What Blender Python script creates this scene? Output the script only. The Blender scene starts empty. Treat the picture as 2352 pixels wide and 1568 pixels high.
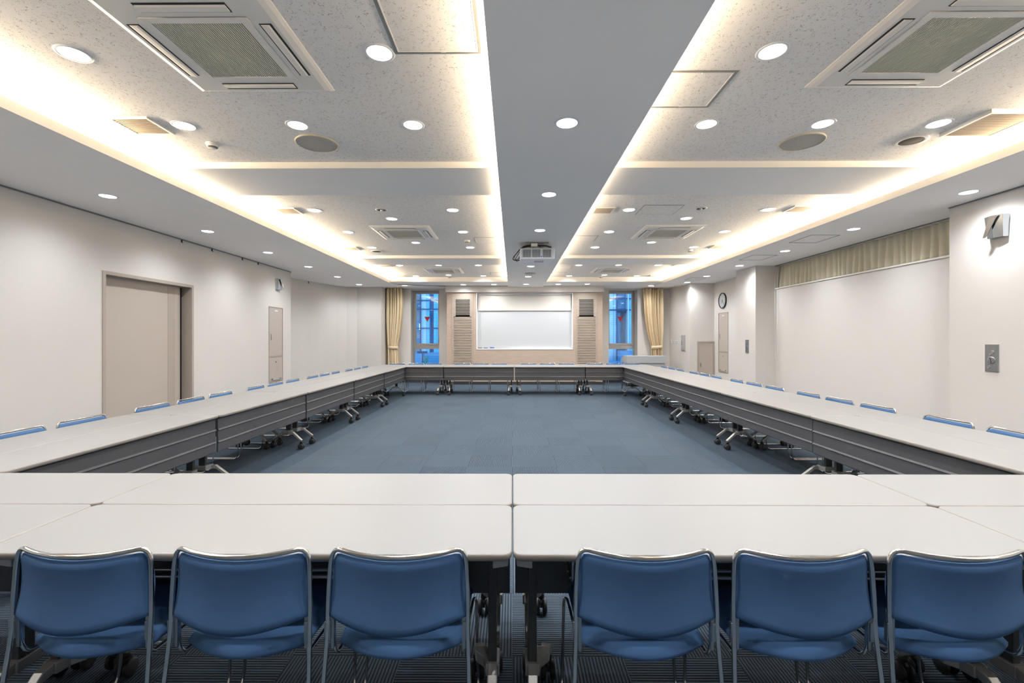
import bpy, bmesh, math, random
from mathutils import Vector, Matrix
random.seed(7)
R = math.radians
C = bpy.context.scene.collection
sc = bpy.context.scene

# ------------------------------------------------------------------ materials
def mat(name, col, rough=0.5, metal=0.0, spec=0.5, emit=None, estr=0.0):
    m = bpy.data.materials.new(name); m.use_nodes = True
    b = m.node_tree.nodes['Principled BSDF']
    b.inputs['Base Color'].default_value = (*col, 1)
    b.inputs['Roughness'].default_value = rough
    b.inputs['Metallic'].default_value = metal
    b.inputs['Specular IOR Level'].default_value = spec
    if emit:
        b.inputs['Emission Color'].default_value = (*emit, 1)
        b.inputs['Emission Strength'].default_value = estr
    return m
def nodes(m):
    nt = m.node_tree
    return nt, nt.nodes, nt.links, nt.nodes['Principled BSDF']
def objco(nt):
    g = nt.nodes.new('ShaderNodeNewGeometry'); return g.outputs['Position']
def texco(nt):
    g = nt.nodes.new('ShaderNodeTexCoord'); return g.outputs['Object']
def mathn(nt, op, a, b=None, c=None):
    n = nt.nodes.new('ShaderNodeMath'); n.operation = op
    for i, v in enumerate((a, b, c)):
        if v is None: continue
        if isinstance(v, (int, float)): n.inputs[i].default_value = v
        else: nt.links.new(v, n.inputs[i])
    return n.outputs[0]
def mixc(nt, fac, a, b):
    n = nt.nodes.new('ShaderNodeMix'); n.data_type = 'RGBA'
    if isinstance(fac, (int, float)): n.inputs[0].default_value = fac
    else: nt.links.new(fac, n.inputs[0])
    for i, v in ((6, a), (7, b)):
        if isinstance(v, tuple): n.inputs[i].default_value = (*v, 1)
        else: nt.links.new(v, n.inputs[i])
    return n.outputs[2]
def noise(nt, vec, scale, detail=2, rough=.5):
    n = nt.nodes.new('ShaderNodeTexNoise'); n.inputs['Scale'].default_value = scale
    n.inputs['Detail'].default_value = detail; n.inputs['Roughness'].default_value = rough
    nt.links.new(vec, n.inputs['Vector']); return n.outputs['Fac']
def scaled(nt, vec, s):
    n = nt.nodes.new('ShaderNodeMapping'); n.inputs['Scale'].default_value = s
    nt.links.new(vec, n.inputs['Vector']); return n.outputs[0]
def bump(nt, h, strength, dist, b):
    n = nt.nodes.new('ShaderNodeBump'); n.inputs['Strength'].default_value = strength
    n.inputs['Distance'].default_value = dist
    nt.links.new(h, n.inputs['Height']); nt.links.new(n.outputs[0], b.inputs['Normal'])
def ramp01(nt, v, lo, hi):
    n = nt.nodes.new('ShaderNodeMapRange'); n.inputs[1].default_value = lo; n.inputs[2].default_value = hi
    nt.links.new(v, n.inputs[0]); return n.outputs[0]

def wallpaper(name, col, amp=.02):
    m = mat(name, col, .75, spec=.25); nt, N, L, b = nodes(m)
    p = objco(nt)
    n1 = noise(nt, p, 260, 3); n2 = noise(nt, p, 1.3, 2)
    c = mixc(nt, mathn(nt, 'MULTIPLY_ADD', n2, .6, mathn(nt, 'MULTIPLY', n1, .4)), tuple(x*(1-amp) for x in col), tuple(min(1, x*(1+amp)) for x in col))
    L.new(c, b.inputs['Base Color']); bump(nt, n1, .12, .0015, b); return m
M = {}
M['wall'] = wallpaper('wall vinyl', (.69, .655, .618))
M['ceil'] = wallpaper('painted ceiling', (.96, .93, .90))
M['lip'] = wallpaper('cove lip', (.86, .82, .765))
M['bulk'] = wallpaper('bulkhead', (.72, .68, .64))
M['dark'] = mat('dark grey', (.03, .03, .032), .5)
M['black'] = mat('black', (.006, .006, .006), .6)
M['rubber'] = mat('rubber', (.018, .018, .02), .55)
M['beige'] = mat('beige steel', (.50, .44, .385), .45)
M['beige2'] = mat('beige frame', (.42, .365, .315), .4)
M['cream'] = mat('cream plastic', (.84, .80, .745), .4)
M['white'] = mat('white plastic', (.82, .82, .83), .35)
M['lgrey'] = mat('light grey', (.40, .41, .435), .45)
M['grey'] = mat('grey', (.20, .20, .20), .5)
M['alu'] = mat('aluminium frame', (.44, .42, .40), .35, .35)
M['alud'] = mat('hatch frame', (.33, .325, .31), .4, .5)
M['chrome'] = mat('chrome', (.72, .70, .67), .12, 1.0)
M['steel'] = mat('brushed steel', (.42, .43, .44), .32, 1.0)
M['silver'] = mat('silver paint', (.42, .41, .39), .38, .6)
M['post'] = mat('dark post', (.035, .034, .033), .45)
M['mesh'] = mat('speaker mesh', (.46, .435, .395), .7)
M['meshd'] = mat('dark speaker mesh', (.10, .085, .06), .7)
M['khaki'] = mat('grille khaki', (.74, .70, .59), .6)
M['vent'] = mat('vent blade', (.52, .43, .33), .5)
M['edge'] = mat('edge band', (.24, .215, .19), .4)
M['led'] = mat('cool lamp diffuser', (.9, .9, .9), .5, emit=(.95, .98, 1.0), estr=16)
M['warm'] = mat('warm lamp diffuser', (.9, .9, .9), .5, emit=(1, .93, .80), estr=4)
M['red'] = mat('red sticker', (.55, .012, .02), .5)
M['blue'] = mat('blue eraser', (.05, .22, .62), .5)
M['screen'] = mat('projection screen', (.66, .62, .57), .8)
M['board'] = mat('whiteboard enamel', (.56, .575, .59), .25)

def fabric(name, col, s=900):
    m = mat(name, col, .85, spec=.2); nt, N, L, b = nodes(m)
    p = texco(nt); n1 = noise(nt, p, s, 2)
    L.new(mixc(nt, n1, tuple(x*.82 for x in col), tuple(x*1.18 for x in col)), b.inputs['Base Color'])
    bump(nt, n1, .25, .001, b)
    return m
M['seat'] = fabric('blue chair fabric', (.055, .125, .265))
M['gold'] = fabric('gold curtain cloth', (.74, .61, .41), 300)
M['green'] = fabric('khaki curtain cloth', (.64, .60, .47), 300)

m = mat('white laminate', (.78, .76, .735), .42, spec=.35); nt, N, L, b = nodes(m)
n1 = noise(nt, objco(nt), 700, 2)
L.new(mixc(nt, n1, (.205, .202, .201), (.226, .223, .221)), b.inputs['Base Color']); M['top'] = m
m = mat('modesty panel', (.075, .075, .08), .42, .15); nt, N, L, b = nodes(m)
n1 = noise(nt, objco(nt), 900, 1); bump(nt, n1, .06, .0006, b); M['skirt'] = m

# carpet: quarter-turned ribbed tiles, half a metre square
m = mat('ribbed carpet tiles', (.1, .12, .15), .95, spec=.1); nt, N, L, b = nodes(m)
p = objco(nt); sx = N.new('ShaderNodeSeparateXYZ'); L.new(p, sx.inputs[0])
xs = mathn(nt, 'ADD', sx.outputs[0], 50.0); ys = mathn(nt, 'ADD', sx.outputs[1], 49.96)
ix = mathn(nt, 'FLOOR', mathn(nt, 'DIVIDE', xs, .5)); iy = mathn(nt, 'FLOOR', mathn(nt, 'DIVIDE', ys, .5))
par = mathn(nt, 'MODULO', mathn(nt, 'ADD', mathn(nt, 'ADD', ix, iy), .5), 2.0)
par = mathn(nt, 'GREATER_THAN', par, 1.0)
co = mathn(nt, 'ADD', mathn(nt, 'MULTIPLY', xs, par), mathn(nt, 'MULTIPLY', ys, mathn(nt, 'SUBTRACT', 1.0, par)))
nz = noise(nt, p, 160, 3, .7); nf = noise(nt, p, 420, 2, .6); nb = noise(nt, p, 2.2, 3)
rib = mathn(nt, 'SINE', mathn(nt, 'MULTIPLY', co, 2*math.pi/.0147))
ribn = mathn(nt, 'ADD', mathn(nt, 'MULTIPLY', rib, .62), mathn(nt, 'MULTIPLY', mathn(nt, 'SUBTRACT', nf, .5), 2.6))
rf = ramp01(nt, ribn, -.8, .9)
c1 = mixc(nt, rf, (.009, .013, .018), (.102, .142, .192))
fx = mathn(nt, 'FRACT', mathn(nt, 'DIVIDE', xs, .5)); fy = mathn(nt, 'FRACT', mathn(nt, 'DIVIDE', ys, .5))
seam = mathn(nt, 'MAXIMUM', mathn(nt, 'LESS_THAN', fx, .006), mathn(nt, 'LESS_THAN', fy, .006))
c2 = mixc(nt, mathn(nt, 'MULTIPLY', seam, .5), c1, (.02, .024, .03))
# each tile takes its own slight dye shade
wn = N.new('ShaderNodeTexWhiteNoise'); wn.noise_dimensions = '2D'
cb = N.new('ShaderNodeCombineXYZ'); L.new(ix, cb.inputs[0]); L.new(iy, cb.inputs[1]); L.new(cb.outputs[0], wn.inputs['Vector'])
hs = N.new('ShaderNodeHueSaturation'); L.new(c2, hs.inputs['Color'])
L.new(mathn(nt, 'MULTIPLY_ADD', wn.outputs['Value'], .10, .95), hs.inputs['Value'])
L.new(hs.outputs[0], b.inputs['Base Color'])
bump(nt, mathn(nt, 'ADD', rib, mathn(nt, 'MULTIPLY', nz, 1.5)), .5, .003, b)
M['carpet'] = m

# fissured acoustic board
def acoustic(name):
    m = mat(name, (.74, .72, .70), .9, spec=.1); nt, N, L, b = nodes(m)
    p = objco(nt); q = scaled(nt, p, (1, 1, .01))
    a = noise(nt, q, 55, 1.0, .5); k = noise(nt, scaled(nt, q, (1.7, 1.3, 1)), 23, 1, .5)
    line = mathn(nt, 'LESS_THAN', mathn(nt, 'ABSOLUTE', mathn(nt, 'SUBTRACT', a, .5)), .019)
    gate = mathn(nt, 'GREATER_THAN', k, .54)
    a2 = noise(nt, scaled(nt, q, (1, 1.2, 1)), 90, 1, .5)
    spots = mathn(nt, 'GREATER_THAN', a2, .75)
    f = mathn(nt, 'MAXIMUM', mathn(nt, 'MULTIPLY', line, gate), spots)
    fine = noise(nt, q, 300, 2)
    base = mixc(nt, fine, (.87, .84, .81), (.93, .90, .87))
    L.new(mixc(nt, f, base, (.50, .46, .41)), b.inputs['Base Color'])
    bump(nt, mathn(nt, 'SUBTRACT', fine, mathn(nt, 'MULTIPLY', f, 2)), .4, .002, b)
    return m
M['acoustic'] = acoustic('acoustic ceiling board')

def woodpanel(name, c0, c1, sc_=(1.2, 1, 60)):
    m = mat(name, c0, .45); nt, N, L, b = nodes(m)
    p = scaled(nt, objco(nt), sc_); n1 = noise(nt, p, 3.0, 5, .65)
    L.new(mixc(nt, ramp01(nt, n1, .3, .7), c0, c1), b.inputs['Base Color']); return m
M['wood'] = woodpanel('pale oak laminate', (.385, .30, .235), (.56, .45, .37))
M['louv'] = woodpanel('louvre enamel', (.40, .335, .28), (.45, .38, .32), (.5, 1, 5))

# window glass
m = bpy.data.materials.new('window glass'); m.use_nodes = True; nt = m.node_tree; nt.nodes.clear()
o = nt.nodes.new('ShaderNodeOutputMaterial'); t = nt.nodes.new('ShaderNodeBsdfTransparent'); g = nt.nodes.new('ShaderNodeBsdfGlossy')
g.inputs['Roughness'].default_value = 0; t.inputs[0].default_value = (.86, .93, .97, 1)
fr = nt.nodes.new('ShaderNodeFresnel'); fr.inputs[0].default_value = 1.5; mx = nt.nodes.new('ShaderNodeMixShader')
nt.links.new(mathn(nt, 'MULTIPLY', fr.outputs[0], 1.8), mx.inputs[0]); nt.links.new(t.outputs[0], mx.inputs[1]); nt.links.new(g.outputs[0], mx.inputs[2]); nt.links.new(mx.outputs[0], o.inputs[0])
M['glass'] = m

# ------------------------------------------------------------------ mesh helpers
class MB:
    def __init__(s): s.v = []; s.f = []; s.m = []; s.sm = []
    def add(s, vs, fs, mi=0, smooth=False):
        o = len(s.v); s.v += [tuple(v) for v in vs]
        for f in fs: s.f.append([i+o for i in f]); s.m.append(mi); s.sm.append(smooth)
        return s
    def box(s, x0, x1, y0, y1, z0, z1, mi=0):
        vs = [(x0,y0,z0),(x1,y0,z0),(x1,y1,z0),(x0,y1,z0),(x0,y0,z1),(x1,y0,z1),(x1,y1,z1),(x0,y1,z1)]
        return s.add(vs, [(0,3,2,1),(4,5,6,7),(0,1,5,4),(1,2,6,5),(2,3,7,6),(3,0,4,7)], mi)
    def bar(s, a, b, w, h, mi=0, up=(0,0,1)):
        a = Vector(a); b = Vector(b); d = (b-a).normalized(); u = Vector(up)
        sd = d.cross(u).normalized(); u = sd.cross(d).normalized()
        vs = []
        for p in (a, b):
            for i, j in ((-1,-1),(1,-1),(1,1),(-1,1)): vs.append(p + sd*(i*w/2) + u*(j*h/2))
        return s.add(vs, [(0,3,2,1),(4,5,6,7),(0,1,5,4),(1,2,6,5),(2,3,7,6),(3,0,4,7)], mi)
    def prism(s, pts, a, b, axis='z', mi=0):
        n = len(pts)
        def P(p, t): return {'z': (p[0],p[1],t), 'x': (t,p[0],p[1]), 'y': (p[0],t,p[1])}[axis]
        vs = [P(p,a) for p in pts] + [P(p,b) for p in pts]
        fs = [list(range(n)), list(range(2*n-1, n-1, -1))] + [(i, i+n, (i+1)%n+n, (i+1)%n) for i in range(n)]
        return s.add(vs, fs, mi)
    def tube(s, pts, r, n=10, mi=0, cap=True):
        pts = [Vector(p) for p in pts]; k = len(pts)
        t = [(pts[min(i+1,k-1)]-pts[max(i-1,0)]).normalized() for i in range(k)]
        u = Vector((0,0,1)) if abs(t[0].z) < .9 else Vector((1,0,0))
        u = (u - t[0]*u.dot(t[0])).normalized(); vs = []; fs = []
        for i in range(k):
            u = (u - t[i]*u.dot(t[i])).normalized(); w = t[i].cross(u)
            for j in range(n):
                a = 2*math.pi*j/n; vs.append(pts[i] + u*(r*math.cos(a)) + w*(r*math.sin(a)))
        for i in range(k-1):
            for j in range(n):
                fs.append((i*n+j, i*n+(j+1)%n, (i+1)*n+(j+1)%n, (i+1)*n+j))
        s.add(vs, fs, mi, True)
        if cap: 
            s.add(vs[:n], [list(range(n-1,-1,-1))], mi); s.add(vs[-n:], [list(range(n))], mi)
        return s
    def lathe(s, prof, n=32, mi=0, c=(0,0,0), axis='z', smooth=True, mis=None):
        vs = []; 
        for (r, z) in prof:
            for j in range(n):
                a = 2*math.pi*j/n; x, y = r*math.cos(a), r*math.sin(a)
                p = {'z': (x,y,z), 'x': (z,x,y), 'y': (x,z,y)}[axis]
                vs.append((c[0]+p[0], c[1]+p[1], c[2]+p[2]))
        o = len(s.v); s.v += vs
        for i in range(len(prof)-1):
            for j in range(n):
                s.f.append([o+i*n+j, o+i*n+(j+1)%n, o+(i+1)*n+(j+1)%n, o+(i+1)*n+j])
                s.m.append(mis[i] if mis else mi); s.sm.append(smooth)
        return s
    def build(s, name, mats, parent=None, loc=None, bevel=0, seg=2, fix=True):
        me = bpy.data.meshes.new(name); me.from_pydata(s.v, [], s.f)
        if not isinstance(mats, (list, tuple)): mats = [mats]
        for x in mats: me.materials.append(x)
        for p, mi, sm in zip(me.polygons, s.m, s.sm): p.material_index = mi; p.use_smooth = sm
        if fix or bevel:
            bm = bmesh.new(); bm.from_mesh(me)
            bmesh.ops.remove_doubles(bm, verts=bm.verts, dist=1e-5)
            bmesh.ops.recalc_face_normals(bm, faces=bm.faces)
            if bevel:
                bmesh.ops.bevel(bm, geom=[e for e in bm.edges if len(e.link_faces) == 2 and e.calc_face_angle(0) > .6], offset=bevel, segments=seg, profile=.6, affect='EDGES')
            bm.to_mesh(me); bm.free()
        o = bpy.data.objects.new(name, me); C.objects.link(o)
        if parent: o.parent = parent
        if loc: o.location = loc
        return o
def fillet(pts, r, n=5):
    pts = [Vector(p) for p in pts]; out = [pts[0]]
    for i in range(1, len(pts)-1):
        a, p, b = pts[i-1], pts[i], pts[i+1]
        rr = r[i-1] if isinstance(r, (list, tuple)) else r
        d1 = (a-p); d2 = (b-p); q = min(rr, d1.length*.48, d2.length*.48)
        s0 = p + d1.normalized()*q; s1 = p + d2.normalized()*q
        for k in range(n+1):
            t = k/n; out.append(s0*(1-t)**2 + p*2*t*(1-t) + s1*t*t)
    out.append(pts[-1]); return out
def pad(fn, nu, nv, thick):
    """closed cushion: fn(u,v) -> (centre, normal); thick(u,v)"""
    m_ = MB(); vs = []
    for side in (1, -1):
        for i in range(nu+1):
            for j in range(nv+1):
                c, n = fn(i/nu, j/nv); vs.append(Vector(c) + Vector(n)*(side*thick(i/nu, j/nv)))
    W = nv+1; K = (nu+1)*W; fs = []
    for i in range(nu):
        for j in range(nv):
            a = i*W+j; fs.append((a, a+1, a+W+1, a+W)); fs.append((K+a, K+a+W, K+a+W+1, K+a+1))
    def rim(seq):
        for a, b_ in zip(seq, seq[1:]): fs.append((a, a+K, b_+K, b_))
    rim([j for j in range(W)]); rim([nu*W+j for j in range(nv, -1, -1)]); rim([i*W for i in range(nu, -1, -1)]); rim([i*W+nv for i in range(nu+1)])
    m_.add(vs, fs, 0, True); return m_

def tag(o, label, cat, group=None):
    o['label'] = label; o['category'] = cat
    if group: o['group'] = group
    return o
def thing(name, label, cat, loc=(0,0,0), rz=0, group=None):
    o = bpy.data.objects.new(name, None); o.empty_display_size = .1; C.objects.link(o)
    o.location = loc; o.rotation_euler = (0, 0, rz); return tag(o, label, cat, group)
def struct(o): o['kind'] = 'structure'; return o
def dup(root, loc, rz=0, label=None, group=None):
    r = root.copy(); C.objects.link(r); r.location = loc; r.rotation_euler = (0, 0, rz)
    if label: r['label'] = label
    if group: r['group'] = group
    for ch in list(root.children):
        c = ch.copy(); C.objects.link(c); c.parent = r
        for g in ch.children:
            d = g.copy(); C.objects.link(d); d.parent = c
    return r
class Proto:
    """first placing moves the thing itself, later ones copy it with its parts"""
    def __init__(s, make): s.make = make; s.root = None
    def __call__(s, loc, rz, label, group=None):
        if s.root is None:
            s.root = s.make(); r = s.root; r.location = loc; r.rotation_euler = (0,0,rz); r['label'] = label
            if group: r['group'] = group
            return r
        return dup(s.root, loc, rz, label, group)
ORD = 'first second third fourth fifth sixth seventh eighth ninth tenth eleventh twelfth thirteenth fourteenth'.split()

# ------------------------------------------------------------------ camera
H = 1.44
cam = bpy.data.cameras.new('camera'); co_ = bpy.data.objects.new('camera', cam); C.objects.link(co_)
co_.location = (0, 0, H); co_.rotation_euler = (R(90), 0, .0059)
cam.sensor_width = 36; cam.lens = 1035/2352*36; cam.shift_x = 5/2352; cam.shift_y = -7/2352
cam.clip_start = .05; cam.clip_end = 300
sc.camera = co_

# ------------------------------------------------------------------ room shell
ZS, ZU, ZB, ZB3, ZL = 3.04, 3.215, 3.152, 3.078, 3.12     # soffit, upper board, cross beams, end strip, lip top
YB, YE = -3.2, 15.4
XL, XR = -3.54, 4.35                                     # inner edges of the two side soffits
CL, CR = -.139, .96                                      # central band
struct(MB().box(-6.3, 6.6, YB, YE, -.12, 0).build('floor', M['carpet']))
struct(MB().box(-6.6, 6.9, YB-.3, YE+.3, 3.30, 3.4).build('leak_block_slab', M['ceil']))  # unseen slab added over everything to stop sky leaking in above the troughs
struct(MB().box(XL-.20, CL+.18, YB, 13.2, ZU, ZU+.05).box(CR-.18, XR+.20, YB, 13.2, ZU, ZU+.05).build('ceiling', M['acoustic']))
def soffit(name, xw, xe, s):
    m_ = MB().box(min(xw, xe), max(xw, xe), YB, 13.96, ZS, ZS+.025)
    a, b_ = xe, xe - s*.018
    m_.box(min(a,b_), max(a,b_), YB, 13.96, ZS+.025, ZL, 1)
    # the face towards the room, end face
    m_.box(min(xe, xe+s*.002), max(xe, xe+s*.002), YB, 13.96, ZS, ZL, 1)
    m_.box(min(xe-s*.20, xe-s*.22), max(xe-s*.20, xe-s*.22), YB, 13.96, ZS+.025, ZU+.05)
    m_.box(min(xw, xe), max(xw, xe), 13.94, 13.96, ZS+.025, ZU)
    return struct(m_.build(name, [M['ceil'], M['lip']], fix=False))
soffit('ceiling_soffit_left', -6.3, XL, 1)
soffit('ceiling_soffit_right', 6.6, XR, -1)
m_ = MB().box(CL, CR, YB, 14.03, ZS, ZS+.025)
for a, b_, cc in ((CL, CL+.018, 1), (CR-.018, CR, 1)): m_.box(a, b_, YB, 14.03, ZS+.025, ZL, cc)
m_.box(CL+.16, CR-.16, YB, 14.03, ZS+.025, ZU+.02)
struct(m_.build('ceiling_band_centre', [M['ceil'], M['lip']], fix=False))
def beam(y0, y1, z, name='ceiling_beam'):
    m_ = MB()
    for a, b_ in ((XL-.20, CL+.16), (CR-.16, XR+.20)):
        m_.box(a, b_, y0, y1, z, ZU+.05, 0); m_.box(a, b_, y0-.003, y0, z, ZU, 1)
    return struct(m_.build(name, [M['ceil'], M['lip']], fix=False))
beam(-.55, .29, ZB); beam(4.53, 5.38, ZB); beam(9.63, 10.47, ZB); 
m_ = MB().box(-6.3, CL+.16, 13.03+1.03, YE, ZB3, ZB3+.05).box(CR-.16, 6.6, 13.96, YE, ZB3, ZB3+.05).box(CL, CR, 14.03, YE, ZB3, ZB3+.05)
for a, b_ in ((XL-.20, CL+.16), (CR-.16, XR+.20)):
    m_.box(a, b_, 13.03, 13.96, ZB3, ZU+.05); m_.box(a, b_, 13.027, 13.03, ZB3, ZU, 1)
struct(m_.build('ceiling_end_strip', [M['ceil'], M['lip']], fix=False))

# walls
DY0, DY1, DZ = 5.86, 7.45, 2.285
m_ = MB().box(-6.3, -5.33, YB, DY0, 0, 3.2).box(-6.3, -5.33, DY1, 10.8, 0, 3.2).box(-6.3, -5.33, DY0, DY1, DZ, 3.2).box(-6.3, -5.62, DY0, DY1, 0, DZ)
cur = [(-5.85, 10.8), (-5.85, 11.83), (-5.72, 12.5), (-5.56, 13.1), (-5.37, 13.65), (-5.15, 13.98), (-4.89, 14.15)]
m_.prism(cur + [(-6.3, 14.15), (-6.3, 10.8)], 0, 3.2)
struct(m_.build('wall_left', M['wall']))
struct(MB().box(-6.3, -4.13, 14.15, 15.3, 0, 3.2).build('wall_left_return', M['wall']))
m_ = MB().box(5.35, 6.6, YB, 5.55, 0, 3.2).box(5.35, 6.6, 9.95, 10.8, 0, 3.2).box(5.85, 6.6, 10.8, 13.1, 0, 3.2).box(5.15, 6.6, 13.1, 15.3, 0, 3.2)
m_.box(5.80, 6.6, 5.55, 9.95, 0, 2.52).box(6.15, 6.6, 5.55, 9.95, 2.52, 3.2)
struct(m_.build('wall_right', M['wall']))
struct(MB().box(-6.6, 6.9, YB-.3, YB, 0, 3.3).build('wall_back', M['wall']))
# far wall with two window openings
W1 = (-3.34, -2.41); W2 = (3.16, 4.10); WZ0, WZ1 = .10, 3.035; YW, YF = 14.8, 15.18
m_ = MB()
for a, b_ in ((-6.3, W1[0]), (W1[1], W2[0]), (W2[1], 6.6)): m_.box(a, b_, YW, 15.4, 0, 3.2)
for a, b_ in (W1, W2): m_.box(a, b_, YW, 15.4, 0, WZ0); m_.box(a, b_, YW, 15.4, WZ1, 3.2)
struct(m_.build('wall_far', M['wall']))
for nm, (a, b_) in (('baseboard_far', (-4.13, 5.15)),):
    m_ = MB()
    m_.box(-4.12, -2.06, YW-.012, YW, 0, .09).box(2.82, 5.15, YW-.012, YW, 0, .09).box(-2.06, 2.82, 14.085, 14.1, 0, .09)
    m_.box(-4.13+0.0, -4.118, 14.15, 14.8, 0, .09)
    struct(m_.build(nm, M['dark']))
m_ = MB().box(-5.33, -5.318, YB, DY0-.05, 0, .07).box(-5.33, -5.318, DY1+.05, 10.8, 0, .07); struct(m_.build('baseboard_left', M['dark']))
m_ = MB().box(5.338, 5.35, YB, 5.55, 0, .07).box(5.338, 5.35, 9.95, 10.8, 0, .07).box(5.788, 5.80, 5.55, 9.95, 0, .07).box(5.838, 5.85, 10.8, 13.1, 0, .07).box(5.138, 5.15, 13.1, 14.8, 0, .07)
struct(m_.build('baseboard_right', M['dark']))
# ledge over the right recess, picture rail left
struct(MB().box(5.775, 6.15, 5.55, 9.95, 2.52, 2.545).build('trim_1', M['cream'], bevel=.003))
struct(MB().box(5.78, 5.80, 5.55, 9.95, 3.025, 3.04).box(5.338, 5.35, YB, 5.55, 3.028, 3.04).build('trim_2', M['grey']))
struct(MB().box(-5.33, -5.318, YB, 10.8, 3.024, 3.04).build('trim_3', M['grey']))
# dark partition track set in the ceiling by the far window
struct(MB().bar((-3.45, 13.62, ZB3-.004), (-1.95, 14.13, ZB3-.004), .045, .012).build('trim_4', mat('bronze track', (.16, .12, .085), .5)))

# door in the left wall
d = struct(MB().box(-5.50, -5.455, DY0+.007, DY1-.09, 0, DZ-.008).build('door_1', M['beige']))
fr_ = MB()
for y0, y1 in ((DY0-.04, DY0+.006), (DY1-.006, DY1+.04)):
    fr_.box(-5.60, -5.318, y0, y1, 0, DZ+.04)
fr_.box(-5.60, -5.318, DY0+.006, DY1-.006, DZ-.006, DZ+.04)
fr_.build('door_frame', M['beige2'], d, bevel=.003)
MB().box(-5.54, -5.49, DY1-.09, DY1-.007, 0, DZ-.008).build('rubber_seal', M['black'], d)
MB().box(-5.455, -5.451, DY1-.35, DY1-.20, 0, DZ-.03).build('edge_strip', M['beige2'], d)
MB().box(-5.455, -5.445, DY0+.05, DY0+.09, .95, 1.15).build('pull_handle', M['steel'], d, bevel=.002)
# small hatch door on the far right face
d = struct(MB().box(5.40, 5.80, 13.085, 13.1, .02, 1.32).build('door_2', M['beige']))
fr_ = MB().box(5.355, 5.40, 13.075, 13.1, 0, 1.36).box(5.80, 5.845, 13.075, 13.1, 0, 1.36).box(5.40, 5.80, 13.075, 13.1, 1.32, 1.36)
fr_.build('door_frame', M['beige2'], d, bevel=.003)
MB().box(5.43, 5.46, 13.078, 13.086, .62, .74).build('door_handle', M['steel'], d, bevel=.002)

# windows
def window(n, a, b_, side):
    fw = .045; y0, y1 = YF, YF+.06
    w = MB()
    w.box(a, a+fw, y0, y1, WZ0, WZ1).box(b_-fw, b_, y0, y1, WZ0, WZ1).box(a+fw, b_-fw, y0, y1, WZ1-.05, WZ1).box(a+fw, b_-fw, y0, y1, WZ0, WZ0+.05)
    w.box(a+fw, b_-fw, y0-.01, y1, 1.085, 1.215)
    fo = struct(w.build('window_%d' % n, M['alu'], bevel=.003))
    sa = MB(); x0, x1, z0, z1 = a+fw-.005, b_-fw+.005, 1.215, WZ1-.045
    sa.box(x0, x0+.055, y0-.015, y1-.01, z0, z1).box(x1-.055, x1, y0-.015, y1-.01, z0, z1).box(x0+.055, x1-.055, y0-.015, y1-.01, z1-.05, z1).box(x0+.055, x1-.055, y0-.015, y1-.01, z0, z0+.06)
    sa.build('sash', M['alu'], fo, bevel=.003)
    MB().box(x0+.05, x1-.05, y0+.02, y0+.026, z0+.05, z1-.04).build('window_pane', M['glass'], fo)
    MB().box(a+fw-.005, b_-fw+.005, y0+.02, y0+.026, WZ0+.04, 1.09).build('window_pane', M['glass'], fo)
    hx = x1-.03 if side > 0 else x0+.03
    MB().box(hx-.012, hx+.012, y0-.03, y0-.015, 1.30, 1.62).box(hx-.02, hx+.02, y0-.05, y0-.03, 1.42, 1.46).build('window_handle', M['steel'], fo, bevel=.003)
    xc = (x0+x1)/2; zc = 2.17
    t = MB().prism([(xc-.098, zc), (xc+.098, zc), (xc, zc-.175)], y0+.016, y0+.0195, 'y').build('triangle_sticker', M['red'])
    tag(t, 'red rescue-entry triangle stuck on the %s window pane' % ('whiteboard-side' if 0 else ('gold-curtain' if n == 1 else 'lectern-side')), 'sticker', 'red triangle stickers')
window(1, W1[0], W1[1], 1); window(2, W2[0], W2[1], -1)
bpy.data.objects['triangle_sticker']['label'] = 'red triangle sticker on the window pane at the sliding-door side'

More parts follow.
